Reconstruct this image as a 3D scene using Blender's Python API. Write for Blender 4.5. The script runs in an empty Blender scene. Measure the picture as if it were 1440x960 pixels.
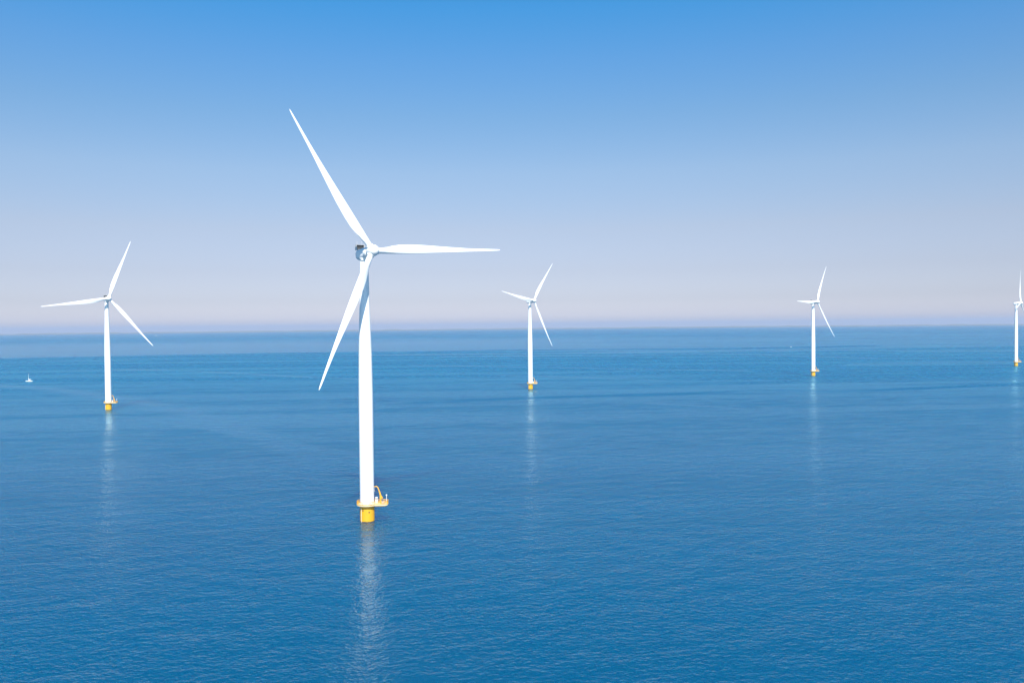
import bpy, bmesh, math, random
from mathutils import Vector, Matrix

R_ = math.radians
S = bpy.context.scene
COL = S.collection
RE = 6.371e6                                    # the sea is a real spherical cap: the horizon dips as it should

# ------------------------------------------------------------------ camera
CAM_H = 68.67
cam = bpy.data.cameras.new('drone_camera')
cam.sensor_fit = 'HORIZONTAL'; cam.sensor_width = 36.0; cam.lens = 30.0
cam.clip_start = 1.0; cam.clip_end = 150000.0
co = bpy.data.objects.new('drone_camera', cam); COL.objects.link(co)
co.matrix_world = (Matrix.Translation((0, 0, CAM_H)) @ Matrix.Rotation(R_(90 - 1.0837), 4, 'X')
                   @ Matrix.Rotation(R_(-0.5653), 4, 'Z'))
S.camera = co

# ------------------------------------------------------------------ light: sky + one sun, sun high behind the camera
SUN_EL, SUN_AZ = 47.0, 7.5                      # elevation; degrees to the right of straight behind the camera
sdir = Vector((math.sin(R_(SUN_AZ)) * math.cos(R_(SUN_EL)), -math.cos(R_(SUN_AZ)) * math.cos(R_(SUN_EL)), math.sin(R_(SUN_EL))))
W = bpy.data.worlds.new('World'); S.world = W; W.use_nodes = True
nt = W.node_tree; nt.nodes.clear()
sky = nt.nodes.new('ShaderNodeTexSky'); sky.sky_type = 'NISHITA'; sky.sun_disc = False
sky.sun_elevation = R_(SUN_EL); sky.sun_rotation = R_(180 - SUN_AZ)
sky.altitude = 0; sky.air_density = 1.0; sky.dust_density = 0.6; sky.ozone_density = 3.0
tc = nt.nodes.new('ShaderNodeTexCoord'); sx = nt.nodes.new('ShaderNodeSeparateXYZ')
nt.links.new(tc.outputs['Generated'], sx.inputs[0])
mr = nt.nodes.new('ShaderNodeMapRange'); mr.inputs['From Min'].default_value = 0.0; mr.inputs['From Max'].default_value = 0.6
nt.links.new(sx.outputs['Z'], mr.inputs['Value'])
rp = nt.nodes.new('ShaderNodeValToRGB')
SKY_TINT = [(0.0, (0.735, 0.735, 1.019)), (0.0035, (0.735, 0.735, 1.019)), (0.0172, (0.742, 0.735, 1.019)), (0.0487, (0.629, 0.61, 0.822)), (0.1034, (0.647, 0.581, 0.706)), (0.1845, (0.748, 0.642, 0.682)), (0.2903, (0.752, 0.743, 0.768)), (0.3924, (0.603, 0.769, 0.844)), (0.4897, (0.455, 0.8, 0.976)), (0.5772, (0.282, 0.83, 1.079)), (0.75, (0.05, 0.68, 1.02)), (1.0, (0.03, 0.62, 1.0))]
cr = rp.color_ramp; cr.interpolation = 'LINEAR'
while len(cr.elements) < len(SKY_TINT): cr.elements.new(0.5)
for e, (p, c) in zip(cr.elements, SKY_TINT): e.position = p; e.color = (*c, 1)
nt.links.new(mr.outputs[0], rp.inputs[0])
mx = nt.nodes.new('ShaderNodeMix'); mx.data_type = 'RGBA'; mx.blend_type = 'MULTIPLY'; mx.inputs['Factor'].default_value = 1.0
nt.links.new(sky.outputs[0], mx.inputs['A']); nt.links.new(rp.outputs[0], mx.inputs['B'])
bg = nt.nodes.new('ShaderNodeBackground'); bg.inputs['Strength'].default_value = 0.0793
nt.links.new(mx.outputs['Result'], bg.inputs['Color'])
wo = nt.nodes.new('ShaderNodeOutputWorld'); nt.links.new(bg.outputs[0], wo.inputs[0])

sl = bpy.data.lights.new('sun', 'SUN'); sl.energy = 4.1; sl.angle = R_(0.53); sl.color = (1.0, 0.94, 0.86)
so = bpy.data.objects.new('sun', sl); COL.objects.link(so)
so.rotation_euler = (-sdir).to_track_quat('-Z', 'Y').to_euler()

S.view_settings.view_transform = 'Standard'; S.view_settings.look = 'None'
S.view_settings.exposure = 1.0; S.view_settings.gamma = 1.0; S.view_settings.use_curve_mapping = False
S.render.engine = 'CYCLES'
S.cycles.use_denoising = True; S.cycles.use_adaptive_sampling = False; S.cycles.denoiser = 'OPENIMAGEDENOISE'; S.cycles.denoising_input_passes = 'RGB_ALBEDO_NORMAL'
S.cycles.max_bounces = 6; S.cycles.volume_bounces = 1
S.cycles.sample_clamp_indirect = 4.0

# ------------------------------------------------------------------ node helpers
class NT:
    def __init__(self, tree): self.t = tree
    def n(self, kind, **kw):
        o = self.t.nodes.new(kind)
        for k, v in kw.items(): setattr(o, k, v)
        return o
    def put(self, sock, v):
        if isinstance(v, bpy.types.NodeSocket): self.t.links.new(v, sock)
        else: sock.default_value = v
    def math(self, op, a, b=None, c=None, clamp=False):
        o = self.n('ShaderNodeMath', operation=op); o.use_clamp = clamp
        self.put(o.inputs[0], a)
        if b is not None: self.put(o.inputs[1], b)
        if c is not None: self.put(o.inputs[2], c)
        return o.outputs[0]
    def vmath(self, op, a, b=None):
        o = self.n('ShaderNodeVectorMath', operation=op); self.put(o.inputs[0], a)
        if b is not None: self.put(o.inputs[1], b)
        return o.outputs[0]
    def noise(self, vec, scale=1.0, detail=2.0, rough=0.5, dist=0.0):
        o = self.n('ShaderNodeTexNoise'); self.put(o.inputs['Vector'], vec)
        o.inputs['Scale'].default_value = scale; o.inputs['Detail'].default_value = detail
        o.inputs['Roughness'].default_value = rough; o.inputs['Distortion'].default_value = dist
        return o.outputs[0]
    def ramp(self, v, a, b, lo=0.0, hi=1.0, smooth=True):
        o = self.n('ShaderNodeMapRange'); o.interpolation_type = 'SMOOTHSTEP' if smooth else 'LINEAR'
        self.put(o.inputs['Value'], v)
        for k, x in (('From Min', a), ('From Max', b), ('To Min', lo), ('To Max', hi)): self.put(o.inputs[k], x)
        return o.outputs[0]
    def mix(self, f, a, b):
        o = self.n('ShaderNodeMix', data_type='RGBA'); self.put(o.inputs['Factor'], f)
        self.put(o.inputs['A'], a); self.put(o.inputs['B'], b)
        return o.outputs['Result']

def new_mat(name):
    m = bpy.data.materials.new(name); m.use_nodes = True; m.node_tree.nodes.clear()
    k = NT(m.node_tree)
    p = k.n('ShaderNodeBsdfPrincipled'); o = k.n('ShaderNodeOutputMaterial')
    m.node_tree.links.new(p.outputs[0], o.inputs[0])
    return m, k, p

def paint(name, base, dirty, rough=0.4, scale=0.35, amount=0.5, streak=True):
    """painted steel or fibreglass: weathering in soft vertical streaks, fine speckle, slightly uneven gloss"""
    m, k, p = new_mat(name)
    tcn = k.n('ShaderNodeTexCoord')
    mp = k.n('ShaderNodeMapping'); k.put(mp.inputs[0], tcn.outputs['Object'])
    mp.inputs['Scale'].default_value = (1.0, 1.0, 0.12 if streak else 1.0)
    a = k.noise(mp.outputs[0], scale, 5.0, 0.6)
    b = k.noise(tcn.outputs['Object'], scale * 9, 3.0, 0.6)
    f = k.math('MULTIPLY', k.ramp(a, 0.45, 0.75), amount)
    f = k.math('ADD', f, k.math('MULTIPLY', k.ramp(b, 0.6, 0.8), amount * 0.4), clamp=True)
    k.put(p.inputs['Base Color'], k.mix(f, (*base, 1), (*dirty, 1)))
    k.put(p.inputs['Roughness'], k.ramp(b, 0.2, 0.8, rough - 0.07, rough + 0.1))
    return m

M = {}
M['white'] = paint('white_tower_paint', (0.80, 0.80, 0.79), (0.70, 0.70, 0.67), 0.38, 0.3, 0.5)
M['blade'] = paint('white_blade_gelcoat', (0.81, 0.81, 0.80), (0.72, 0.72, 0.70), 0.33, 0.25, 0.4)
M['grey'] = paint('grey_machine_paint', (0.45, 0.46, 0.46), (0.32, 0.33, 0.33), 0.45, 0.9, 0.6)
M['dark'] = paint('dark_louvre_metal', (0.05, 0.055, 0.06), (0.03, 0.03, 0.03), 0.5, 1.2, 0.5)
M['yellow'] = paint('yellow_rail_paint', (0.70, 0.36, 0.02), (0.54, 0.28, 0.04), 0.42, 0.8, 0.5)
M['deck'] = paint('pale_deck_concrete', (0.66, 0.55, 0.36), (0.50, 0.40, 0.25), 0.65, 0.7, 0.6, False)
M['rope'] = paint('galvanised_wire', (0.35, 0.35, 0.34), (0.25, 0.25, 0.25), 0.5, 2.0, 0.4)
M['hull'] = paint('white_boat_gelcoat', (0.82, 0.81, 0.79), (0.7, 0.69, 0.66), 0.25, 0.6, 0.4)
M['teak'] = paint('boat_teak_deck', (0.42, 0.27, 0.15), (0.32, 0.2, 0.11), 0.6, 1.0, 0.6, False)
M['sail'] = paint('white_sailcloth', (0.80, 0.79, 0.76), (0.7, 0.69, 0.66), 0.8, 0.7, 0.4)
M['glass'] = paint('dark_boat_window', (0.03, 0.035, 0.04), (0.02, 0.02, 0.02), 0.12, 1.0, 0.3)
M['shore'] = paint('far_shore_fields', (0.09, 0.12, 0.07), (0.14, 0.13, 0.09), 0.9, 0.004, 0.8, False)

# yellow foundation: paint with a weed and splash band at the waterline
m, k, p = new_mat('yellow_foundation_paint'); M['foundation'] = m
tcn = k.n('ShaderNodeTexCoord'); sp = k.n('ShaderNodeSeparateXYZ'); k.put(sp.inputs[0], tcn.outputs['Object'])
mp = k.n('ShaderNodeMapping'); k.put(mp.inputs[0], tcn.outputs['Object']); mp.inputs['Scale'].default_value = (1, 1, 0.15)
a = k.noise(mp.outputs[0], 0.9, 5.0, 0.65)
c = k.mix(k.math('MULTIPLY', k.ramp(a, 0.5, 0.75), 0.55), (0.70, 0.365, 0.010, 1), (0.45, 0.21, 0.025, 1))
wl = k.math('ADD', sp.outputs['Z'], k.math('MULTIPLY', a, 0.5))
c = k.mix(k.ramp(wl, 0.5, 0.28), c, (0.10, 0.10, 0.04, 1))
k.put(p.inputs['Base Color'], c); p.inputs['Roughness'].default_value = 0.45

# ------------------------------------------------------------------ water: wind ripples as an explicit slope field,
# so that far water keeps its roughness instead of being smoothed into a mirror
def build_wave_group():
    g = bpy.data.node_groups.new('wave_height', 'ShaderNodeTree')
    g.interface.new_socket('Vector', in_out='INPUT', socket_type='NodeSocketVector')
    g.interface.new_socket('Height', in_out='OUTPUT', socket_type='NodeSocketFloat')
    k = NT(g); gi = k.n('NodeGroupInput'); go = k.n('NodeGroupOutput')
    tot = None
    #      length across, along crest, rotation, amplitude, detail
    for (la, lb, rot, amp, det) in WAVES:
        mp = k.n('ShaderNodeMapping', vector_type='TEXTURE'); k.put(mp.inputs[0], gi.outputs[0])
        mp.inputs['Rotation'].default_value = (0, 0, R_(rot)); mp.inputs['Scale'].default_value = (lb, la, 1.0)
        n = k.math('MULTIPLY', k.noise(mp.outputs[0], 1.0, det, 0.55), amp)
        tot = n if tot is None else k.math('ADD', tot, n)
    k.put(go.inputs[0], tot)
    return g
WATER_A, WATER_B = (0.0003, 0.052, 0.116), (0.0003, 0.057, 0.123)
WAVES = [(1.7, 2.1, 8.0, 0.40, 2.0), (0.8, 0.95, -28.0, 0.12, 1.0), (8.0, 11.0, 14.0, 0.55, 1.0)]

m, k, p = new_mat('lake_water'); M['water'] = m
geo = k.n('ShaderNodeNewGeometry'); P = geo.outputs['Position']
wg = build_wave_group(); EPS = 0.06
def hgt(v):
    o = k.n('ShaderNodeGroup'); o.node_tree = wg; k.put(o.inputs[0], v); return o.outputs[0]
sp = k.n('ShaderNodeSeparateXYZ'); k.put(sp.inputs[0], P); X, Y = sp.outputs['X'], sp.outputs['Y']
flat = k.n('ShaderNodeCombineXYZ'); k.put(flat.inputs[0], X); k.put(flat.inputs[1], Y); F2 = flat.outputs[0]
h0 = hgt(F2); hx = hgt(k.vmath('ADD', F2, (EPS, 0, 0))); hy = hgt(k.vmath('ADD', F2, (0, EPS, 0)))
gx = k.math('DIVIDE', k.math('SUBTRACT', h0, hx), EPS); gy = k.math('DIVIDE', k.math('SUBTRACT', h0, hy), EPS)
# wind: gust patches and long lanes of smoother and rougher water
def stretched(lx, ly, rot, det, rough=0.55, off=0.0):
    mp = k.n('ShaderNodeMapping', vector_type='TEXTURE'); k.put(mp.inputs[0], F2)
    mp.inputs['Location'].default_value = (off, off * 0.7, 0); mp.inputs['Rotation'].default_value = (0, 0, R_(rot))
    mp.inputs['Scale'].default_value = (lx, ly, 1.0)
    return k.noise(mp.outputs[0], 1.0, det, rough)
lanes = stretched(900.0, 75.0, 4.0, 4.0, 0.6)
gusts = stretched(260.0, 120.0, -12.0, 3.0, 0.55, 310.0)
out = k.ramp(Y, 350.0, 900.0)
amp = k.ramp(lanes, 0.36, 0.62, k.math('MULTIPLY_ADD', out, -0.42, 0.78), 1.2)
amp = k.math('MULTIPLY', amp, k.ramp(gusts, 0.3, 0.7, 0.86, 1.12))
groups = stretched(26.0, 13.0, 10.0, 2.0, 0.6, 51.0)
amp = k.math('MULTIPLY', amp, k.ramp(groups, 0.25, 0.75, 0.62, 1.38, False))
# calm sheet of water some kilometres out, with a ragged near edge
edge = k.math('ADD', k.math('MULTIPLY', X, -0.10), Y)
rag = k.math('MULTIPLY', k.math('SUBTRACT', stretched(1500.0, 260.0, 3.0, 5.0, 0.6, 77.0), 0.5), 1500.0)
ed = k.math('ADD', edge, rag)
calm = k.math('MULTIPLY', k.ramp(ed, 2080.0, 2320.0), k.ramp(ed, 6000.0, 3300.0))
calm = k.math('MULTIPLY', calm, k.ramp(X, 1500.0, -600.0, 0.45, 1.0))
amp = k.math('MULTIPLY', amp, k.ramp(calm, 0.0, 1.0, 1.0, 0.2, False))
# wakes left by boats: thin long lines
def wake(points, x0, x1, y0, y1, width):
    t = k.math('DIVIDE', k.math('SUBTRACT', X, x0), x1 - x0, clamp=True)
    fc = k.n('ShaderNodeFloatCurve'); cv = fc.mapping.curves[0]
    pts = [((x - x0) / (x1 - x0), (y - y0) / (y1 - y0)) for x, y in points]
    while len(cv.points) < len(pts): cv.points.new(0.5, 0.5)
    for q, (a, b) in zip(cv.points, pts): q.location = (a, b)
    fc.mapping.update(); k.put(fc.inputs['Value'], t)
    yy = k.math('MULTIPLY_ADD', fc.outputs[0], y1 - y0, y0)
    d = k.math('DIVIDE', k.math('SUBTRACT', Y, yy), width)
    g = k.math('POWER', 2.718, k.math('MULTIPLY', k.math('MULTIPLY', d, d), -1.0))
    inside = k.math('MULTIPLY', k.ramp(X, x0, x0 + 0.06 * (x1 - x0)), k.ramp(X, x1, x1 - 0.02 * (x1 - x0)))
    return k.math('MULTIPLY', g, inside), d


def px(u, v):                                    # a photograph pixel to the sea point it shows (layout of the wakes and boats)
    X_, Y_ = u - 720.0, v - 480.0
    r = R_(-0.5653); x = X_ * math.cos(r) + Y_ * math.sin(r); y = -X_ * math.sin(r) + Y_ * math.cos(r)
    d = Vector((x, -y, -1200.0)); d = Matrix.Rotation(R_(90 - 1.0837), 3, 'X') @ d
    a = (d.x ** 2 + d.y ** 2) / (2 * RE); b = d.z; t = (-b - math.sqrt(max(b * b - 4 * a * CAM_H, 0))) / (2 * a)
    return Vector((d.x * t, d.y * t, CAM_H + d.z * t))
l1 = [px(*q) for q in ((545, 567.5), (600, 565.3), (660, 563), (721, 560.6), (843, 556.3), (947, 553.8), (1010, 551), (1090, 548.3), (1170, 550), (1252, 547.7), (1346, 543.7), (1480, 538.5))]
l2 = [px(*q) for q in ((560, 495.6), (740, 492), (880, 490.9), (960, 491), (1110, 488.8), (1193, 486.8), (1240, 485.8))]
w1, d1 = wake([(q.x, q.y) for q in l1], l1[0].x, l1[-1].x, 700, 1100, 11.0)
w2, d2 = wake([(q.x, q.y) for q in l2], l2[0].x, l2[-1].x, 2000, 2800, 50.0)
# pale slicks: bands of smoother water, laid out along the lanes the photograph shows
SLICKS = [([(-30, 541), (60, 546), (140, 556), (230, 572), (320, 596), (400, 625), (480, 660)], 24.0, 0.46),
          ([(150, 519), (260, 521.5), (340, 525), (430, 530), (520, 533)], 13.0, 0.6),
          ([(560, 513), (650, 514.5), (760, 516.5), (900, 519), (1060, 521)], 15.0, 0.55),
          ([(600, 502), (720, 500.5), (850, 500), (1010, 497.5), (1130, 501), (1240, 503)], 24.0, 0.6),
          ([(1090, 496), (1155, 492.5), (1290, 493), (1460, 494)], 30.0, 0.6),
          ([(690, 527), (800, 530), (940, 535.5)], 9.0, 0.5), ([(900, 566), (960, 569), (1050, 575)], 6.0, 0.45),
          ([(1180, 513), (1300, 510), (1460, 508)], 16.0, 0.5), ([(240, 592), (340, 610), (440, 632), (520, 640)], 12.0, 0.4)]
slick = None
for pts_, wid, str_ in SLICKS:
    l = [px(*q) for q in pts_]; ys = [q.y for q in l]
    g, _d = wake([(q.x, q.y) for q in l], l[0].x, l[-1].x, min(ys) - 5, max(ys) + 5, wid)
    g = k.math('MULTIPLY', g, min(0.8, str_ * 1.35)); slick = g if slick is None else k.math('MAXIMUM', slick, g)
slick = k.math('MULTIPLY', slick, k.ramp(stretched(120.0, 30.0, 5.0, 3.0, 0.6, 13.0), 0.3, 0.6, 0.35, 1.0))
amp = k.math('MULTIPLY', amp, k.math('SUBTRACT', 1.0, slick))
rad = k.math('SQRT', k.math('ADD', k.math('MULTIPLY', X, X), k.math('MULTIPLY', Y, Y)))
far = k.ramp(rad, 200.0, 1500.0)                 # ripples too small to resolve go over into surface roughness
wk = k.math('MULTIPLY', k.math('MAXIMUM', w1, w2), k.ramp(stretched(160.0, 60.0, 0.0, 3.0, 0.6, 40.0), 0.35, 0.6, 0.25, 1.0))
amp = k.math('MULTIPLY', amp, k.math('MULTIPLY_ADD', wk, 1.1, 1.0))
lean = k.math('MULTIPLY_ADD', wk, -0.09, k.ramp(far, 0.0, 1.0, -0.035, -0.062, False))   # steeper wave faces on the weather side, steeper still along a wake
amp0 = amp; amp = k.math('MULTIPLY', amp, k.ramp(far, 0.0, 1.0, 1.0, 0.25, False))
gx = k.math('MULTIPLY', gx, 0.52)                 # long-crested: less slope along the crests
nx = k.math('MULTIPLY', gx, amp); ny = k.math('ADD', k.math('MULTIPLY', gy, amp), lean)
cb = k.n('ShaderNodeCombineXYZ'); k.put(cb.inputs[0], nx); k.put(cb.inputs[1], ny); cb.inputs[2].default_value = 1.0
N_ = k.vmath('NORMALIZE', cb.outputs[0])
ce = k.n('ShaderNodeCombineXYZ'); k.put(ce.inputs[0], k.math('MULTIPLY', gx, amp0)); k.put(ce.inputs[1], k.math('ADD', k.math('MULTIPLY', gy, amp0), lean)); ce.inputs[2].default_value = 1.0
fr = k.n('ShaderNodeFresnel'); fr.inputs['IOR'].default_value = 1.37; k.put(fr.inputs['Normal'], k.vmath('NORMALIZE', ce.outputs[0]))
murk = stretched(420.0, 300.0, 30.0, 3.0, 0.5, 900.0)
ss = k.n('ShaderNodeSubsurfaceScattering'); ss.falloff = 'RANDOM_WALK'
k.put(ss.inputs['Color'], k.mix(k.ramp(murk, 0.35, 0.65), (*WATER_A, 1), (*WATER_B, 1)))
ss.inputs['Radius'].default_value = (1.0, 4.0, 7.0); ss.inputs['Scale'].default_value = 28.0
gl = k.n('ShaderNodeBsdfGlossy'); gl.distribution = 'MULTI_GGX'; k.put(gl.inputs['Color'], k.mix(far, (0.84, 0.97, 1.0, 1), k.mix(k.math('MAXIMUM', calm, slick), (0.42, 0.91, 1.0, 1), (0.74, 0.94, 1.0, 1))))  # reflected sky tint put into the gloss colour: bluer far out, paler on slicks
k.put(gl.inputs['Normal'], N_)
k.put(gl.inputs['Roughness'], k.math('MULTIPLY', k.ramp(far, 0.0, 1.0, 0.13, 0.27, False), k.math('SQRT', k.math('MINIMUM', amp0, 1.6))))
ms = k.n('ShaderNodeMixShader'); Fv = fr.outputs[0]                              # wave crests hide part of the grazing mirror, the more the rougher
hide = k.math('MINIMUM', k.math('MULTIPLY_ADD', k.math('MINIMUM', amp0, 1.5), -0.42, -0.16), -0.16)
k.put(ms.inputs[0], k.math('MULTIPLY', Fv, k.math('MULTIPLY_ADD', Fv, hide, 1.0)))
m.node_tree.links.new(ss.outputs[0], ms.inputs[1]); m.node_tree.links.new(gl.outputs[0], ms.inputs[2])
om = [q for q in m.node_tree.nodes if q.type == 'OUTPUT_MATERIAL'][0]
m.node_tree.links.new(ms.outputs[0], om.inputs['Surface']); m.node_tree.nodes.remove(p)

# ------------------------------------------------------------------ mesh helpers
def link(name, bm, mat, parent=None, smooth=True, mw=None):
    me = bpy.data.meshes.new(name); bm.normal_update(); bm.to_mesh(me); bm.free()
    me.materials.append(mat if not isinstance(mat, str) else M[mat])
    if smooth:
        me.polygons.foreach_set('use_smooth', [True] * len(me.polygons))
        try: me.set_sharp_from_angle(angle=R_(38))
        except Exception: pass
    o = bpy.data.objects.new(name, me); COL.objects.link(o)
    if parent: o.parent = parent
    if mw is not None: o.matrix_local = mw
    return o

def tag(o, label=None, cat=None, group=None, kind=None):
    for a, v in (('label', label), ('category', cat), ('group', group), ('kind', kind)):
        if v: o[a] = v
    return o

def lathe(bm, prof, seg=48, axis='Z', cap=True, M4=None):
    rings = []
    for r, z in prof:
        ring = []
        for i in range(seg):
            a = 2 * math.pi * i / seg
            v = Vector((r * math.cos(a), r * math.sin(a), z))
            if axis == 'Y': v = Vector((v.x, -v.z, v.y))
            ring.append(bm.verts.new(M4 @ v if M4 else v))
        rings.append(ring)
    for a, b in zip(rings, rings[1:]):
        for i in range(seg): bm.faces.new((a[i], a[(i + 1) % seg], b[(i + 1) % seg], b[i]))
    if cap:
        bm.faces.new(rings[0][::-1]); bm.faces.new(rings[-1])

def tube(bm, a, b, r, r2=None, seg=8):
    a, b = Vector(a), Vector(b); d = b - a; L = d.length
    q = d.to_track_quat('Z', 'Y').to_matrix().to_4x4()
    lathe(bm, [(r, 0), (r2 if r2 is not None else r, L)], seg, M4=Matrix.Translation(a) @ q)

def box(bm, c, s, bev=0.0, rz=0.0):
    r = bmesh.ops.create_cube(bm, size=1.0, matrix=Matrix.Translation(c) @ Matrix.Rotation(rz, 4, 'Z') @ Matrix.Diagonal((*s, 1)))
    if bev:
        es = {e for v in r['verts'] for e in v.link_edges}
        bmesh.ops.bevel(bm, geom=list(es), offset=bev, segments=2, affect='EDGES', profile=0.5)

# ------------------------------------------------------------------ the sea and the far shore
bm = bmesh.new(); SEG = 256
radii = [8 * 1.11 ** i for i in range(60)]; radii = [r for r in radii if r < 3000] + [3000 + 400 * i for i in range(105)]
rings = []
c0 = bm.verts.new((0, 0, 0))
for r in radii:
    rings.append([bm.verts.new((r * math.cos(2 * math.pi * i / SEG), r * math.sin(2 * math.pi * i / SEG), -r * r / (2 * RE))) for i in range(SEG)])
for i in range(SEG): bm.faces.new((c0, rings[0][i], rings[0][(i + 1) % SEG]))
for a, b in zip(rings, rings[1:]):
    for i in range(SEG): bm.faces.new((a[i], b[i], b[(i + 1) % SEG], a[(i + 1) % SEG]))
sea = link('water', bm, 'water'); tag(sea, kind='structure')

# low polder coast far beyond the open water
def shore(name, u0, u1, dist, hmax, seed):
    rnd = random.Random(seed); bm = bmesh.new(); n = 160; rows = []
    for i in range(n + 1):
        t = i / n; q = px(u0 + (u1 - u0) * t, 500); a = math.atan2(q.x, q.y)
        fade = min(1.0, 6 * t, 6 * (1 - t))
        h = hmax * fade * (0.55 + 0.45 * rnd.random()) + 2
        d = dist * (1 + 0.02 * math.sin(7 * t))
        row = []
        for dd, hh in ((0, -3), (60, 2.5), (300, h), (900, h * 0.9), (1400, -3)):
            r = d + dd; row.append(bm.verts.new((r * math.sin(a), r * math.cos(a), hh - r * r / (2 * RE))))
        rows.append(row)
    for a, b in zip(rows, rows[1:]):
        for j in range(4): bm.faces.new((a[j], b[j], b[j + 1], a[j + 1]))
    return tag(link(name, bm, 'shore', smooth=False), kind='structure')
shore('far_shore', -300, 1750, 21500, 34, 3)

# ------------------------------------------------------------------ wind turbines
HUB_Z, OVER, TILT, RAD, CONE = 95.0, 6.243, R_(7.08), 53.41, 3.065
DECK = 6.0

def foundation_bm():
    bm = bmesh.new()
    lathe(bm, [(2.56, -8), (2.56, DECK - 0.95), (2.62, DECK - 0.93), (2.62, DECK - 0.75), (2.78, DECK - 0.70), (3.05, DECK - 0.42), (3.05, DECK - 0.36)], 64)
    return bm
def tower_bm():
    z0 = DECK + 0.02
    prof = [(2.50, z0), (2.50, 43.0), (2.44, 50.0), (2.32, 58.5), (2.10, 66.0), (1.80, 76.0), (1.56, 87.5), (1.50, 92.45)]
    out = []
    for (r0, a), (r1, b) in zip(prof, prof[1:]):
        out.append((r0, a)); n = max(1, int((b - a) / 6))
        for i in range(1, n): out.append((r0 + (r1 - r0) * i / n, a + (b - a) * i / n))
    out.append(prof[-1])
    bm = bmesh.new(); lathe(bm, out, 64); return bm
def flange_bm(r, z, big=False):                  # bolted flange ring between two tower cans
    bm = bmesh.new()
    if big: lathe(bm, [(2.48, DECK + 0.03), (2.68, DECK + 0.03), (2.68, DECK + 0.22), (2.49, DECK + 0.24)], 64)
    else: lathe(bm, [(r - 0.05, z - 0.10), (r + 0.045, z - 0.08), (r + 0.045, z + 0.08), (r - 0.05, z + 0.10)], 64)
    return bm

def outline(r=3.65, x1=7.45, hw=2.05):
    """plan of the working platform: a round gallery with a rounded laydown tongue on one side"""
    pts = []; a0 = math.asin(hw / r)
    n = 44
    for i in range(n + 1):
        a = a0 + (2 * math.pi - 2 * a0) * i / n
        pts.append((r * math.cos(a), r * math.sin(a)))
    cr_ = 1.1
    for cx, cy, s in ((x1 - cr_, -hw + cr_, -90), (x1 - cr_, hw - cr_, 0)):
        for i in range(7):
            a = R_(s + 15 * i); pts.append((cx + cr_ * math.cos(a), cy + cr_ * math.sin(a)))
    return pts
def platform_bm():
    bm = bmesh.new(); o = outline()
    lo = [bm.verts.new((x, y, DECK - 0.36)) for x, y in o]; hi = [bm.verts.new((x, y, DECK)) for x, y in o]
    n = len(o)
    bm.faces.new(lo[::-1]); bm.faces.new(hi)
    for i in range(n): bm.faces.new((lo[i], lo[(i + 1) % n], hi[(i + 1) % n], hi[i]))
    bmesh.ops.bevel(bm, geom=[e for e in bm.edges if abs(e.verts[0].co.z - e.verts[1].co.z) < 1e-4 and len(e.link_faces) == 2], offset=0.04, segments=1, affect='EDGES')
    return bm
def tongue_frame_bm():                           # steel beams that carry the laydown tongue
    bm = bmesh.new()
    for s in (-1.35, 1.35):
        box(bm, (4.7, s, DECK - 0.54), (4.4, 0.22, 0.34), 0.02)
    box(bm, (6.6, 0, DECK - 0.54), (0.2, 2.46, 0.30), 0.02)
    return bm
def railing_bm():
    bm = bmesh.new(); o = outline(3.58, 7.38, 1.98); n = len(o)
    per = 0.0
    for i in range(n):
        a, b = Vector((*o[i], 0)), Vector((*o[(i + 1) % n], 0)); L = (b - a).length
        if L < 1e-4: continue
        for z, r in ((1.18, 0.055), (0.62, 0.035), (0.09, 0.06)):
            tube(bm, a + Vector((0, 0, DECK + z)), b + Vector((0, 0, DECK + z)), r, seg=6)
        m_ = max(1, round(L / 0.17))
        for j in range(m_):
            q = a + (b - a) * j / m_; r = 0.042 if j == 0 and i % 3 == 0 else 0.03
            tube(bm, q + Vector((0, 0, DECK)), q + Vector((0, 0, DECK + 1.18)), r, seg=5)
    return bm
def crane_bm():
    bm = bmesh.new(); x, y = 4.75, 0.35
    lathe(bm, [(0.42, DECK), (0.42, DECK + 0.1), (0.30, DECK + 0.2), (0.27, DECK + 1.5), (0.36, DECK + 1.55), (0.36, DECK + 1.95), (0.2, DECK + 2.0)], 20, M4=Matrix.Translation((x, y, 0)))
    box(bm, (x + 0.1, y, DECK + 2.25), (0.85, 0.5, 0.62), 0.06)
    box(bm, (x + 0.55, y, DECK + 2.05), (0.5, 0.42, 0.42), 0.05)
    pts = [Vector((x, y, DECK + 2.3)), Vector((x - 0.55, y, DECK + 4.6)), Vector((x - 1.0, y, DECK + 5.75)), Vector((x - 1.5, y, DECK + 6.1)), Vector((x - 2.25, y, DECK + 5.95))]
    for (a, b), (r, r2) in zip(zip(pts, pts[1:]), ((0.23, 0.2), (0.2, 0.18), (0.18, 0.17), (0.17, 0.13))):
        tube(bm, a, b, r, r2, 12)
        bmesh.ops.create_icosphere(bm, subdivisions=2, radius=r2 * 1.02, matrix=Matrix.Translation(b))
    tube(bm, (x + 0.35, y, DECK + 2.3), (x - 0.3, y, DECK + 4.4), 0.10, 0.08, 8)
    return bm
def crane_hook_bm():
    bm = bmesh.new(); x, y = 4.75 - 2.15, 0.35
    tube(bm, (x, y, DECK + 5.85), (x, y, DECK + 4.7), 0.05, seg=6)
    lathe(bm, [(0.02, DECK + 4.3), (0.13, DECK + 4.38), (0.14, DECK + 4.65), (0.04, DECK + 4.72)], 10, M4=Matrix.Translation((x, y, 0)))
    return bm
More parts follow.
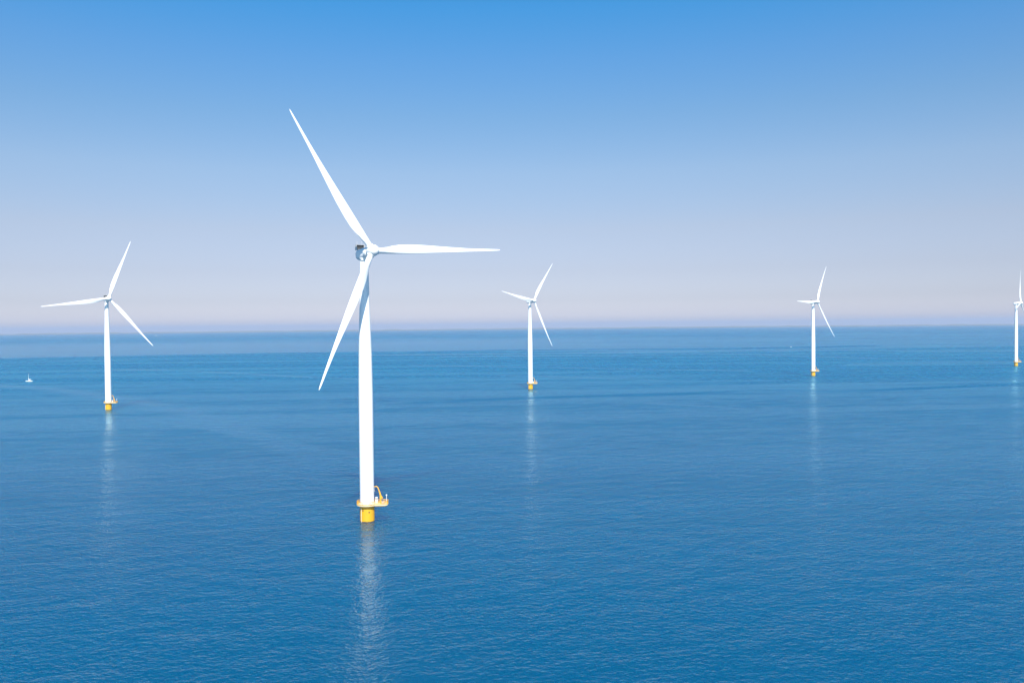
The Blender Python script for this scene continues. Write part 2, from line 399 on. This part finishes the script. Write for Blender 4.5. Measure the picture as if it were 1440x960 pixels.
def cabinet_bm(c, s):
    bm = bmesh.new(); box(bm, (c[0], c[1], DECK + s[2] / 2 + 0.02), s, 0.04)
    box(bm, (c[0], c[1] - s[1] / 2 - 0.01, DECK + s[2] / 2 + 0.02), (s[0] * 0.84, 0.05, s[2] * 0.84), 0.01)
    box(bm, (c[0], c[1], DECK + s[2] + 0.04), (s[0] + 0.1, s[1] + 0.1, 0.06), 0.01)
    return bm
def post_bm():
    bm = bmesh.new(); x, y = 6.75, 0.9
    tube(bm, (x, y, DECK), (x, y, DECK + 2.6), 0.09, 0.08, 10)
    lathe(bm, [(0.16, DECK + 2.6), (0.22, DECK + 2.66), (0.22, DECK + 3.0), (0.1, DECK + 3.1)], 14, M4=Matrix.Translation((x, y, 0)))
    return bm
def nacelle_bm():
    """built about the hub: -Y points upwind, the tower axis lies at y = +OVER"""
    bm = bmesh.new()
    # round generator drum behind the spinner, then a body whose section turns from round to a rounded square
    st = [(1.55, 1.62, 2.0, 0.0), (1.75, 2.00, 2.0, 0.0), (1.95, 2.12, 2.0, 0.0), (3.35, 2.12, 2.0, 0.0), (3.45, 1.90, 2.0, 0.0), (3.65, 1.88, 2.1, -0.02),
          (4.2, 2.02, 2.6, -0.04), (5.2, 2.10, 3.2, -0.06), (7.8, 2.08, 3.4, -0.06), (8.9, 2.00, 3.2, -0.03), (9.45, 1.82, 2.8, 0.02), (9.7, 1.45, 2.4, 0.05)]
    seg = 48; rings = []
    for y, r, n, dz in st:
        ring = []
        for i in range(seg):
            a = 2 * math.pi * i / seg; c, s = math.cos(a), math.sin(a)
            q = (abs(c) ** n + abs(s) ** n) ** (-1 / n)
            g_ = 0.90 if y > 3.4 else 0.97
            ring.append(bm.verts.new((r * q * c * g_, y, r * q * s * g_ + dz + (0.16 if y > 3.4 else 0.0))))
        rings.append(ring)
    for a, b in zip(rings, rings[1:]):
        for i in range(seg): bm.faces.new((a[i], b[i], b[(i + 1) % seg], a[(i + 1) % seg]))
    bm.faces.new(rings[0]); bm.faces.new(rings[-1][::-1])
    # neck down to the yaw bearing
    q = Matrix.Translation((0, OVER, 0)) @ Matrix.Rotation(-TILT, 4, 'X')
    lathe(bm, [(1.56, -2.45), (1.56, -2.2), (1.70, -2.05), (1.78, -1.5)], 40, M4=q)
    return bm
def cooler_bm():
    bm = bmesh.new()
    for s in (-1.55, 1.55): box(bm, (s, 8.9, 2.85), (0.14, 1.2, 1.9), 0.03)
    box(bm, (0, 8.9, 3.78), (3.24, 1.26, 0.12), 0.03); box(bm, (0, 8.9, 2.1), (3.0, 1.1, 0.14), 0.03)
    return bm
def radiator_bm():
    bm = bmesh.new()
    box(bm, (0, 8.95, 2.94), (2.94, 0.4, 1.52), 0.02)
    for i in range(15): box(bm, (-1.36 + i * 0.194, 8.71, 2.94), (0.05, 0.08, 1.5))
    return bm
def sensor_bm(s):
    bm = bmesh.new()
    if 1:
        tube(bm, (s, 9.1, 3.8), (s, 9.1, 5.2), 0.05, 0.04, 8)
        tube(bm, (s - 0.3, 9.1, 5.0), (s + 0.3, 9.1, 5.0), 0.03, seg=6)
    return bm
def hub_bm():
    bm = bmesh.new()
    prof = [(1.62, -1.5), (1.95, -1.42), (2.02, -0.9), (2.04, 0.0), (2.0, 0.8), (1.86, 1.4), (1.58, 1.95), (1.15, 2.38), (0.6, 2.62), (0.18, 2.69), (0.02, 2.70)]
    lathe(bm, prof, 56, axis='Y')
    return bm
def collar_blade_bm():
    bm = bmesh.new(); lathe(bm, [(1.30, 1.3), (1.30, 2.16), (1.22, 2.22)], 40); return bm
def blade_bm():
    """local Z along the span, X towards the leading edge, -Y upwind; tips are prebent upwind"""
    L0 = 1.9; bm = bmesh.new(); N = 40
    #       r/R    chord  thick  twist  round  pitch-axis position from the leading edge
    T = [(0.00, 2.05, 1.00, 13.0, 1.00, 0.50), (0.03, 2.05, 1.00, 13.0, 1.00, 0.50), (0.08, 2.42, 0.74, 12.5, 0.55, 0.43),
         (0.13, 3.00, 0.50, 11.5, 0.18, 0.36), (0.18, 3.30, 0.38, 10.0, 0.04, 0.33), (0.25, 3.38, 0.31, 8.0, 0.0, 0.32), (0.36, 3.12, 0.26, 6.0, 0, 0.32),
         (0.47, 2.56, 0.23, 4.2, 0, 0.33), (0.64, 1.66, 0.20, 2.2, 0, 0.36), (0.75, 1.16, 0.18, 0.8, 0, 0.40), (0.90, 0.74, 0.17, 0.0, 0, 0.45),
         (0.96, 0.56, 0.16, 0.0, 0, 0.47), (0.985, 0.40, 0.15, 0.0, 0, 0.50), (1.0, 0.12, 0.15, 0.0, 0, 0.55)]
    def at(t):
        for a, b in zip(T, T[1:]):
            if t <= b[0]:
                f = (t - a[0]) / (b[0] - a[0]); f2 = f * f * (3 - 2 * f) if a[0] < 0.2 else f
                return [x + (y - x) * f2 for x, y in zip(a, b)][1:]
        return T[-1][1:]
    def foil(x, t): return 5 * t * (0.2969 * math.sqrt(x) - 0.1260 * x - 0.3516 * x * x + 0.2843 * x ** 3 - 0.1036 * x ** 4)
    ts = [i / 46 for i in range(44)] + [0.965, 0.98, 0.99, 1.0]
    rings = []
    for t in ts:
        c, th, tw, rd, ax_ = at(t); ring = []
        z = L0 + (RAD - L0) * t; bend = CONE * (z / RAD) ** 2
        for i in range(N):
            a = 2 * math.pi * i / N
            x = 0.5 - 0.5 * math.cos(a); s = 1 if a < math.pi else -1
            yf = s * foil(x, th) * (0.86 if s < 0 else 1.1) + (0.05 * th) * math.sin(math.pi * x)
            yc = 0.5 * math.sin(a)
            X_ = (ax_ - x) * c; Y_ = (yf * (1 - rd) + yc * rd * th) * c
            w = R_(tw); X2 = X_ * math.cos(w) + Y_ * math.sin(w); Y2 = -X_ * math.sin(w) + Y_ * math.cos(w)
            ring.append(bm.verts.new((X2, Y2 - bend, z)))
        rings.append(ring)
    for a, b in zip(rings, rings[1:]):
        for i in range(N): bm.faces.new((a[i], a[(i + 1) % N], b[(i + 1) % N], b[i]))
    bm.faces.new(rings[0][::-1]); bm.faces.new(rings[-1])
    bmesh.ops.recalc_face_normals(bm, faces=bm.faces)
    return bm

def rotor_frame(yaw):
    a = Vector((math.sin(yaw), -math.cos(yaw), 0)); ax = a * math.cos(TILT) + Vector((0, 0, math.sin(TILT)))
    r = Vector((math.cos(yaw), math.sin(yaw), 0)); u = r.cross(-ax); u = u if u.z > 0 else -u
    m4 = Matrix((r, -ax, u)).transposed().to_4x4(); m4.translation = Vector((0, 0, HUB_Z)) + a * OVER
    return m4
def pose(children, yaw, az):
    F = rotor_frame(yaw); k_ = 0
    for o in children:
        kind = o.name.split('.')[0]
        if kind in ('nacelle', 'hub'): o.matrix_local = F
        elif kind == 'blade':
            o.matrix_local = F @ Matrix.Rotation(az + k_ * 2 * math.pi / 3, 4, 'Y'); k_ += 1

TURBINES = [(-51.92, 301.48, 37.8, -32.3, 'tallest white turbine in front with yellow base, nearest the camera'),
            (-346.29, 730.19, 41.0, 21.5, 'white turbine standing beyond the moored sailboat, one blade reaching level to the left'),
            (19.50, 920.05, 47.2, 39.4, 'small white turbine just right of the big front one, left blade tilted slightly upwards'),
            (388.12, 1099.48, 40.5, 29.9, 'small distant white turbine standing clear in the wide gap of sea on the right half'),
            (763.05, 1291.57, 47.2, 17.0, 'farthest smallest white turbine, cut by the right picture edge, rotor seen nearly edge on')]
GROUP = 'offshore wind turbines standing in the water'
def base(x, y): return (x, y, -(x * x + y * y) / (2 * RE))
def make_turbine():
    t = bpy.data.objects.new('wind_turbine', None); COL.objects.link(t); t.empty_display_size = 5
    fo = link('foundation', foundation_bm(), 'foundation', t)
    for s, z in ((-1.1, 4.05), (1.05, 3.45)):
        bm = bmesh.new(); box(bm, (s, -math.sqrt(2.56 ** 2 - s * s) - 0.04, z), (0.42, 0.26, 0.34), 0.05, math.atan2(s, 2.4)); link('bracket', bm, 'dark', fo, False)
    bm = bmesh.new(); tube(bm, (-1.75, -2.05, -7.5), (-1.75, -2.05, DECK - 1.0), 0.14, seg=12); link('cable_tube', bm, 'deck', fo)  # bright highlight strip down the foundation is put into this tube's pale colour
    tw = link('tower', tower_bm(), 'white', t); 
    for r, z, big in ((2.5, 28.0, 0), (2.325, 58.5, 0), (0, 0, 1)): link('flange', flange_bm(r, z, big), 'white', tw)
    pl = link('platform', platform_bm(), 'deck', t)
    link('support_beam', tongue_frame_bm(), 'yellow', pl, False)
    link('railing', railing_bm(), 'yellow', pl)
    cr_ = link('crane', crane_bm(), 'yellow', t); link('crane_hook', crane_hook_bm(), 'rope', cr_)
    ca = link('equipment_cabinet', cabinet_bm((3.25, 0.75, 0), (0.75, 0.9, 2.1)), 'white', t, False)
    bm = bmesh.new(); box(bm, (3.25, 0.265, DECK + 1.72), (0.56, 0.05, 0.42), 0.01); link('vent', bm, 'dark', ca, False)
    link('equipment_cabinet', cabinet_bm((5.75, -0.9, 0), (0.95, 0.7, 0.95)), 'grey', t, False)
    link('light_post', post_bm(), 'white', t)
    na = link('nacelle', nacelle_bm(), 'white', t)
    link('cooler', cooler_bm(), 'grey', na, False)
    link('radiator', radiator_bm(), 'dark', na, False)
    for s in (-0.9, 0.9): link('sensor_mast', sensor_bm(s), 'grey', na)
    link('hub', hub_bm(), 'blade', t)
    bl = link('blade', blade_bm(), 'blade', t); bc = link('root_collar', collar_blade_bm(), 'blade', bl)
    for i in range(2):
        b = bl.copy(); COL.objects.link(b); b.parent = t
        c = bc.copy(); COL.objects.link(c); c.parent = b
    return t
def copy_tree(o, parent=None):
    c = o.copy(); COL.objects.link(c)
    if parent: c.parent = parent
    for ch in list(KIDS.get(o.name, ())): copy_tree(ch, c)
    return c
proto = make_turbine()
bpy.context.view_layer.update()
KIDS = {o.name: list(o.children) for o in bpy.data.objects}
for i, (x, y, yaw, az, lab) in enumerate(TURBINES):
    t = proto if i == 0 else copy_tree(proto)
    t.location = base(x, y); tag(t, lab, 'wind turbine', GROUP)
    pose(list(t.children), R_(yaw), R_(az))

# ------------------------------------------------------------------ boats
def hull_bm(L, B, H, draft=0.5, stern=0.72):
    bm = bmesh.new(); n = 22; rings = []
    for i in range(n + 1):
        t = i / n; x = -L / 2 + L * t
        w = B / 2 * (stern + (1 - stern) * math.sin(min(1, t / 0.45) * math.pi / 2)) * (1 - max(0, (t - 0.45) / 0.55) ** 2.2)
        w = max(w, 0.03); sheer = H * (1.0 + 0.25 * (t - 0.35) ** 2 * 2)
        rings.append([bm.verts.new((x + (0.04 * L * zf * t ** 3), s * w * wf, -draft + (sheer + draft) * zf))
                      for s, wf, zf in ((-1, 1.0, 1.0), (-1, 0.97, 0.6), (-1, 0.82, 0.25), (0, 0, 0.0), (1, 0.82, 0.25), (1, 0.97, 0.6), (1, 1.0, 1.0))])
    for a, b in zip(rings, rings[1:]):
        for j in range(6): bm.faces.new((a[j], a[j + 1], b[j + 1], b[j]))
        bm.faces.new((a[0], b[0], b[6], a[6]))
    bm.faces.new(rings[0]); bm.faces.new(rings[-1][::-1])
    bmesh.ops.recalc_face_normals(bm, faces=bm.faces)
    return bm
def sail_bm(pts, belly, thick=0.02, n=10):
    """a triangular cloth with some belly and real thickness: tack, clew, head"""
    bm = bmesh.new(); A, B_, C_ = (Vector(p_) for p_ in pts); nrm = (B_ - A).cross(C_ - A).normalized()
    rows = []
    for i in range(n + 1):
        v = i / n; l, r = A.lerp(C_, v), B_.lerp(C_, v); row = []
        for j in range(n + 1):
            u_ = j / n; row.append(bm.verts.new(l.lerp(r, u_ ) + nrm * belly * math.sin(math.pi * u_) * (1 - v) ** 0.7 * math.sin(math.pi * min(1, v + 0.25))))
        rows.append(row)
    for a, b in zip(rows, rows[1:]):
        for j in range(n): bm.faces.new((a[j], a[j + 1], b[j + 1], b[j]))
    bmesh.ops.remove_doubles(bm, verts=bm.verts, dist=1e-3)
    bmesh.ops.solidify(bm, geom=bm.faces[:], thickness=thick)
    return bm
def sailboat(u, v, L, heading, label, sails):
    t = bpy.data.objects.new('sailboat', None); COL.objects.link(t)
    q = px(u, v); t.location = q; t.rotation_euler = (0, 0, R_(heading)); tag(t, label, 'sailboat')
    B, H = L * 0.31, L * 0.105; MH = L * 1.12; mx_ = L * 0.08
    link('hull', hull_bm(L, B, H), 'hull', t)
    bm = bmesh.new(); lathe(bm, [(0.5, 0), (0.5, 0.55), (0.42, 0.8), (0.3, 0.86)], 24, M4=Matrix.Translation((mx_ - 0.08 * L, 0, H)) @ Matrix.Diagonal((L * 0.34, B * 0.56, L * 0.075, 1)))
    cb_ = link('cabin', bm, 'hull', t)
    for s in (-1, 1):
        bm = bmesh.new(); box(bm, (mx_ - 0.08 * L, s * B * 0.275, H + 0.033 * L), (L * 0.17, 0.06, L * 0.018), 0.01)
        link('window', bm, 'glass', cb_, False)
    bm = bmesh.new(); box(bm, (-L * 0.33, 0, H + 0.02), (L * 0.2, B * 0.5, 0.05), 0.01); link('cockpit', bm, 'teak', t, False)
    bm = bmesh.new(); tube(bm, (mx_, 0, H), (mx_, 0, MH), 0.13, 0.08, 10)
    for f in (0.5, 0.75): tube(bm, (mx_, -B * 0.3, MH * f), (mx_, B * 0.3, MH * f), 0.04, seg=6)
    ma = link('mast', bm, 'white', t)
    bm = bmesh.new(); tube(bm, (mx_, 0, H + 1.4), (mx_ - L * 0.4, 0, H + 1.35), 0.09, seg=8); link('boom', bm, 'white', t)
    bm = bmesh.new()
    for a, b in (((L * 0.5, 0, H * 1.15), (mx_, 0, MH * 0.97)), ((-L * 0.48, 0, H), (mx_, 0, MH)), ((mx_ - 0.2, -B * 0.46, H), (mx_, 0, MH * 0.98)), ((mx_ - 0.2, B * 0.46, H), (mx_, 0, MH * 0.98))):
        tube(bm, a, b, 0.015, seg=5)
    link('rigging', bm, 'rope', ma)
    if sails:
        link('mainsail', sail_bm(((mx_ - 0.15, 0, H + 1.55), (mx_ - L * 0.39, 0.5, H + 1.5), (mx_ - 0.12, 0, MH * 0.97)), 0.5), 'sail', t)
        link('headsail', sail_bm(((L * 0.48, 0, H + 0.5), (mx_ - 0.6, 0.8, H + 0.9), (mx_ + 0.25, 0, MH * 0.92)), 0.5), 'sail', t)
    else:
        bm = bmesh.new(); pts = [(mx_ - 0.1, H + 3.4, 0.16), (mx_ - 0.3, H + 1.9, 0.34), (mx_ - L * 0.12, H + 1.72, 0.30), (mx_ - L * 0.39, H + 1.58, 0.18)]
        for (x0, z0, r0), (x1, z1, r1) in zip(pts, pts[1:]):
            tube(bm, (x0, 0, z0), (x1, 0, z1), r0, r1, 10)
        link('furled_sail', bm, 'sail', t)
    return t
sailboat(41.0, 536.2, 9.6, 176.0, 'white yacht with bare mast and furled sail lying left of the turbines', False)
sailboat(219.5, 472.6, 13.0, 150.0, 'tiny far boat under white sails just above the left turbine lower blade tip', True)
sailboat(447.0, 465.6, 17.0, 35.0, 'speck of white sail on the horizon left of the front turbine blade', True)

def motorboat(u, v, heading, label):
    t = bpy.data.objects.new('motorboat', None); COL.objects.link(t); t.location = px(u, v); t.rotation_euler = (0, 0, R_(heading)); t.scale = (0.6, 0.6, 0.6)
    tag(t, label, 'motorboat')
    link('hull', hull_bm(7.5, 2.7, 1.05, 0.35, 0.9), 'hull', t)
    bm = bmesh.new()
    vs = [bm.verts.new(c_) for c_ in ((-1.9, -1, 1.0), (1.5, -1, 1.0), (1.5, 1, 1.0), (-1.9, 1, 1.0), (-1.7, -0.85, 2.5), (0.5, -0.85, 2.5), (0.5, 0.85, 2.5), (-1.7, 0.85, 2.5))]
    for f in ((3, 2, 1, 0), (4, 5, 6, 7), (0, 1, 5, 4), (1, 2, 6, 5), (2, 3, 7, 6), (3, 0, 4, 7)): bm.faces.new([vs[i] for i in f])
    bmesh.ops.bevel(bm, geom=bm.edges[:], offset=0.08, segments=2, affect='EDGES')
    c_ = link('cabin', bm, 'hull', t)
    for s in (-1, 1):
        bm = bmesh.new(); box(bm, (-0.6, s * 0.93, 1.85), (1.5, 0.08, 0.5), 0.02)
        link('window', bm, 'glass', c_, False)
    return t
motorboat(1112.5, 487.9, 20.0, 'tiny white motorboat far out, just left of the second turbine from the right')

# ------------------------------------------------------------------ the air
bm = bmesh.new(); HB = 48000.0
bmesh.ops.create_cube(bm, size=1.0, matrix=Matrix.Translation((0, 0, (-185.0 + 156.0) / 2)) @ Matrix.Diagonal((2 * HB, 2 * HB, 341.0, 1)))
m = bpy.data.materials.new('air_haze'); m.use_nodes = True; m.node_tree.nodes.clear(); k = NT(m.node_tree)
pv = k.n('ShaderNodeVolumePrincipled'); pv.inputs['Color'].default_value = (0.52, 0.565, 0.69, 1); pv.inputs['Density'].default_value = 5.0e-5
pv.inputs['Anisotropy'].default_value = 0.0
oo = k.n('ShaderNodeOutputMaterial'); m.node_tree.links.new(pv.outputs[0], oo.inputs['Volume'])
hz = link('haze', bm, m, smooth=False); tag(hz, kind='stuff')
